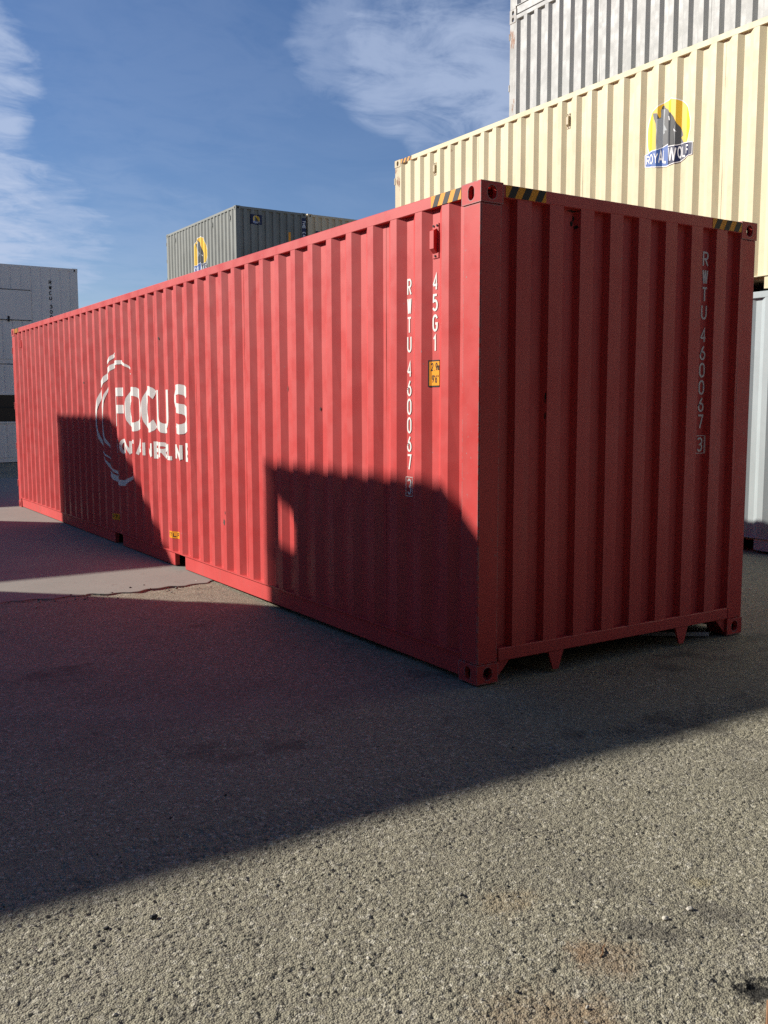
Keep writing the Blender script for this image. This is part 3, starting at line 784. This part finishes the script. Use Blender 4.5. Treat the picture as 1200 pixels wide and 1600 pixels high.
# ================================================================== the stacks beyond the red container
OX, OY = 9.02, 23.4
for i in range(2):
    container(('grey green container at the foot of the stack beyond the red one', 'grey green container second in the stack beyond the red one')[i], (OX, OY, H8 * i), 0, L20, H8, M_olive, lite=True, group='containers in the stacks')
    container(('tan container at the foot of the far stack beside the grey green ones', 'tan container second in the far stack beside the grey green ones')[i], (OX + 2.50, OY, H8 * i), 0, L20, H8, M_tan, lite=True, group='containers in the stacks')
olive = container('grey green container on top of its stack, tall wolf logo on its sunlit side', (OX, OY, 2 * H8), 0, L20, H8, M_olive, group='containers in the stacks')
tan = container('shaded tan container on top of its stack beside the grey green one', (OX + 2.50, OY, 2 * H8), 0, L20, H8, M_tan, group='containers in the stacks')
local_part(olive, 'wolf_logo', decal_mesh('wolf_logo', logo_layers(-2.92, 1.46, 1.55), ('side',), LOGO_MATS))
for yy in (.55, 1.95, 5.3):
    vent(olive, SP['a'] + SP['p'] * round((yy - SP['a'] - .175) / SP['p']) + .175, 2.28, M_olive, .2)
for t_, u0, z0 in ((olive, .50, 2.08), (tan, .27, 1.78)):
    lay = [([rect(u0, u0 + .40, z0, z0 + .30)], 6)] + logo_layers(u0 + .20, z0 + .155, .30)
    local_part(t_, 'wolf_sticker', decal_mesh('wolf_sticker', lay, ('front',), LOGO_MATS))
local_part(olive, 'yellow_strip', decal_mesh('yellow_strip', [([rect(1.80, 1.89, 1.25, 1.95)], 0)], ('front',), [M_yellow]))
# slogan banner on the corner post, read from top to bottom
bn = []
x = 0
for ch in 'THE CAN DO PEOPLE':
    if ch != ' ':
        for q, j in glyph_polys(ch, x, 0, .070, .105, .018): bn.append(([(BW - .135 + py_, 2.36 - px_) for px_, py_ in q], j))
    x += .088
local_part(olive, 'slogan_banner', decal_mesh('slogan_banner', [([rect(BW - .155, BW - .008, .75, 2.44)], 1), (bn, 0)], ('y', .004), [M_white_print, M_navy]))

# refrigerated boxes at the far left: flat ribbed walls facing the camera
RX, RY = 4.74, 25.5
SP_save = dict(SP)
SP.update(p=.285, a=.30, f=.205, s=.02, d=.014)
low = container('white container at ground level at the far left, long dark window in its side', (RX, RY, 0), math.pi / 2, L40, H40, M_reefer, group='containers in the stacks')
top = container('white container stacked above the windowed one at the far left, black serial number', (RX, RY, H40), math.pi / 2, L40, H40, M_reefer, group='containers in the stacks')
lz = []
z = 2.50
for ch in 'RWCU 3005':
    if ch == ' ': z -= .09; continue
    lz += glyph_polys(ch, -.86, z - .115, .085, .115, .024); z -= .155
local_part(top, 'serial_number', decal_mesh('serial_number', [(lz, 0)], ('side',), [M_black]))
# raised hatch panel on the upper one: frame strips, panel, latch
hp = local_part(top, 'hatch_panel', box_mesh('hatch_panel', -.016, .02, 0, 2.4, 0, .86, .004), M_reefer); hp.location += Vector((-.016, 1.40, 1.30))
for a in ((0, 2.4, .86, .875), (0, 2.4, -.015, 0)):
    s_ = link('seal', box_mesh('seal', 0, .03, a[0], a[1], 0, .018, .002), hp, (-.006, a[0], a[2]), M_dark)
link('latch', box_mesh('latch', 0, .03, 0, .05, 0, .16, .004), hp, (-.028, .62, -.06), M_dark)
# long window in the lower one: outward frame, dark panes for the shaded interior, a shelf strip in front
wf = bmesh.new()
for y0, y1, z0, z1 in ((1.62, 6.62, 2.00, 2.06), (1.62, 6.62, 1.16, 1.22), (1.62, 1.68, 1.2205, 1.9995), (6.56, 6.62, 1.2205, 1.9995)):
    bm_box(wf, -.02, .03, y0, y1, z0, z1, .004)
win = local_part(low, 'window', bm_mesh(wf, 'window'), M_reefer)
for i in range(4):
    link('shade_pane', box_mesh('shade_pane', 0, .006, 0, 1.2, 0, .78, 0), win, (-.006, 1.68 + i * 1.22, 1.221), M_inside_shade)
    if i: link('mullion', box_mesh('mullion', 0, .03, 0, .02, 0, .778, .003), win, (-.016, 1.68 + i * 1.22 - .02, 1.221), M_dark)
link('shelf', box_mesh('shelf', 0, .012, 0, 4.86, 0, .03, .002), win, (-.016, 1.69, 1.62), M_dark)
SP.update(SP_save)

# ================================================================== the row behind the left edge of the photograph; its shadow falls across the yard
def stack2(x2, y1, cols, labels):
    for i, (m, lb) in enumerate(zip(cols, labels)):
        container(lb, (x2, y1, H40 * i), math.pi / 2, L40, H40, m, lite=True, group='containers in the western row')
OCC = -7.09
stack2(OCC, 7.41, (M_blue, M_pale), ('blue container at ground level under the added blocks and deck', 'pale grey container directly under the added blocks and deck'))
zt = 2 * H40
rx = random.Random(3)
spot = {(0, 0): 'at the north east corner', (0, 1): 'second along the east end', (0, 2): 'at the south east corner', (1, 0): 'on the north edge, middle', (1, 2): 'on the south edge, middle', (2, 0): 'at the north west corner', (2, 2): 'at the south west corner'}
for (i, j), wh in spot.items():
    bx_ = (0, -6.0, -12.0)[i]; by_ = (2.308, 1.805, .002)[j]
    o = link('shade_block', box_mesh('shade_block', 0, .13, 0, .13, 0, .56, .006), None, (OCC - .132 + bx_, 7.41 + by_, zt + .001), M_wood)  # unseen blocks added and spaced to leave a lit gap in the shadow
    tag(o, 'added timber block under the shadow casting deck, ' + wh, 'timber block', 'added blocks under the shadow casting deck')
dk = empty('shade_deck', (OCC - 6.1, 7.41 + 1.22, zt + .562))  # unseen deck added above the blocks to close the top of that gap
tag(dk, 'added flat steel deck on timber blocks, there to cast its gapped shadow', 'deck')
link('shade_deck_plate', box_mesh('shade_deck_plate', 0, 12.19, 0, 2.45, 0, .035, .004), dk, (-6.09, -1.225, .06), M_steel)
for yy in (-1.225, 1.125): link('shade_deck_beam', box_mesh('shade_deck_beam', 0, 12.19, 0, .10, 0, .0595, .004), dk, (-6.09, yy, 0), M_blue)
stack2(-5.73, 12.75, (M_olive, M_tan), ('grey green container under the tan one in the western row', 'tan container on top of the grey green one in the western row'))
stack2(-5.73, 19.87, (M_pale, M_red), ('pale grey container under the red one in the western row', 'faded red container on top of the pale grey one in the western row'))
stack2(-5.73, 22.40, (M_tan, M_blue), ('tan container under the blue one in the western row', 'blue container on top of the tan one in the western row'))

# unseen rows added behind the camera, west and east to block sky light
for i, nth in enumerate(('first', 'second', 'third', 'fourth', 'fifth')):
    container('dark green container added to block sky, %s up in the western stack nearest the camera' % nth, (-9.75, -12.0, H40 * i), 0, L40, H40, M_deep, lite=True, group='containers in the western row')
    if i < 3: container('slate grey container added to block sky, %s from the ground behind the photographer' % nth, (-4.2, -14.6, H40 * i), math.pi / 2, L40, H40, M_ink, lite=True, group='added sky blocking containers behind the photographer')  # grey tone also bounces some sun onto the red front wall
    if i < 3: container('slate grey container added to block sky, %s from the ground at the yard corner' % nth, (8.1, -14.6, H40 * i), math.pi / 2, L40, H40, M_ink, lite=True, group='added sky blocking containers behind the photographer')
    if i < 3: container('slate grey container added to block sky, %s from the ground in the eastern stack' % nth, (8.3, -14.75, H40 * i), 0, L40, H40, M_ink, lite=True, group='added sky blocking containers behind the photographer')

# ================================================================== small things on the ground
def timber_offcut():
    P = Vector((-1.208, -2.815)); a = (CAM.xy - P).normalized(); b = Vector((-a.y, a.x))
    if b.dot(_r.xy) < 0: b = -b
    bm = bmesh.new(); bm_box(bm, 0, .34, 0, .09, 0, .03, .003)
    o = link('timber_offcut', bm_mesh(bm, 'timber_offcut'), None, (P.x, P.y, -.012), M_offcut)
    ang = math.atan2(a.y, a.x); o.rotation_euler = (0, 0, ang)
    if Vector((-math.sin(ang), math.cos(ang))).dot(b) < 0: o.location = (P.x + b.x * .09, P.y + b.y * .09, -.012)
    tag(o, 'brown timber offcut lying beside the tar filled pothole', 'timber')
M_offcut = plain('brown_timber', (.22, .12, .065), .75, .2, .3, 40)
timber_offcut()
def height(x, y):
    j = np.argmin(abs(gy - y)); i = np.argmin(abs(gx - x)); return float(Z[j * nx + i])
rp = random.Random(21)
pb = bmesh.new()
M_peb = [plain('pebble_pale', (.50, .47, .40), .8, .2, .3, 80), plain('pebble_grey', (.22, .21, .19), .8, .2, .3, 80), plain('pebble_dark', (.05, .05, .05), .8, .2, .3, 80)]
spots = [(rp.uniform(-3.1, 1.1), rp.uniform(-3.0, -.2), rp.choice((.003, .004, .004, .005, .007))) for _ in range(420)]
spots += [(rp.uniform(-2.5, 0), rp.uniform(3.7, 4.2), rp.choice((.006, .01, .014))) for _ in range(60)] + [(rp.uniform(2.5, 5.5), rp.uniform(-1.5, 3), rp.choice((.008, .012, .016))) for _ in range(30)]
for x, y, r in spots:
    g = bmesh.ops.create_icosphere(pb, subdivisions=1, radius=1.0)
    sx_, sy_, sz_ = r * rp.uniform(.7, 1.5), r * rp.uniform(.6, 1.1), r * rp.uniform(.5, .8); a = rp.uniform(0, 6.28); mi = rp.choice((0, 1, 1, 2))
    zz = height(x, y) if y < 3 else .006
    for v in g['verts']:
        q = v.co * rp.uniform(.8, 1.1); px_, py_ = q.x * sx_, q.y * sy_
        v.co = (x + px_ * math.cos(a) - py_ * math.sin(a), y + px_ * math.sin(a) + py_ * math.cos(a), zz + sz_ * .4 + q.z * sz_)
    for f in {f for v in g['verts'] for f in v.link_faces}: f.material_index = mi
pm = bpy.data.meshes.new('loose_gravel'); pb.to_mesh(pm); pb.free()
for m in M_peb: pm.materials.append(m)
tag(link('loose_gravel', pm), 'loose grey gravel scattered over the asphalt', None, None, 'stuff')
def stone(px, py, r, mat, label):
    bm = bmesh.new(); bmesh.ops.create_icosphere(bm, subdivisions=2, radius=1); rr = random.Random(int(px * 100))
    for v in bm.verts: v.co = (v.co.x * r * 1.3 * rr.uniform(.85, 1.1), v.co.y * r * rr.uniform(.85, 1.1), (v.co.z * .7 + .55) * r * rr.uniform(.9, 1.1))
    tag(link('stone', bm_mesh(bm, 'stone'), None, (px, py, height(px, py) - .002), mat), label, 'stone')
def gpt(x, y):
    d = pix_dir(x, y); t_ = -CAM.z / d.z; return CAM + d * t_
q = gpt(1078, 1417); stone(q.x, q.y, .011, M_peb[0], 'largest pale stone on the sunlit asphalt at right')
q = gpt(1040, 1431); stone(q.x, q.y, .010, M_peb[0], 'smaller pale stone beside the largest pale one')
q = gpt(240, 1428); stone(q.x, q.y, .011, M_peb[2], 'dark stone on sunlit asphalt just below the shadow edge')
q = gpt(166, 1444); stone(q.x, q.y, .008, M_peb[2], 'small dark stone left of the bigger dark one')
# a dry twig
tw = bmesh.new(); q = gpt(946, 1489)
for i in range(6):
    bm_box(tw, -.0016, .0016, i * .012, (i + 1) * .012 + .001, -.0016, .0016)
    for v in tw.verts[-8:]: v.co.x += .0025 * math.sin(i * 1.3)
o = link('twig', bm_mesh(tw, 'twig'), None, (q.x - .02, q.y, height(q.x, q.y) + .004), M_offcut); o.rotation_euler = (0, 0, math.radians(-55))
tag(o, 'short dry brown twig lying on a rusty stain', 'twig')
# scrap tube under the front sill
o = link('scrap_tube', box_mesh('scrap_tube', 0, .5, 0, .035, 0, .03, .006), None, (1.74, .34, -.004), M_steel); o.rotation_euler = (0, 0, math.radians(-35))
tag(o, 'grey metal tube lying under the red container near its right corner', 'metal tube')
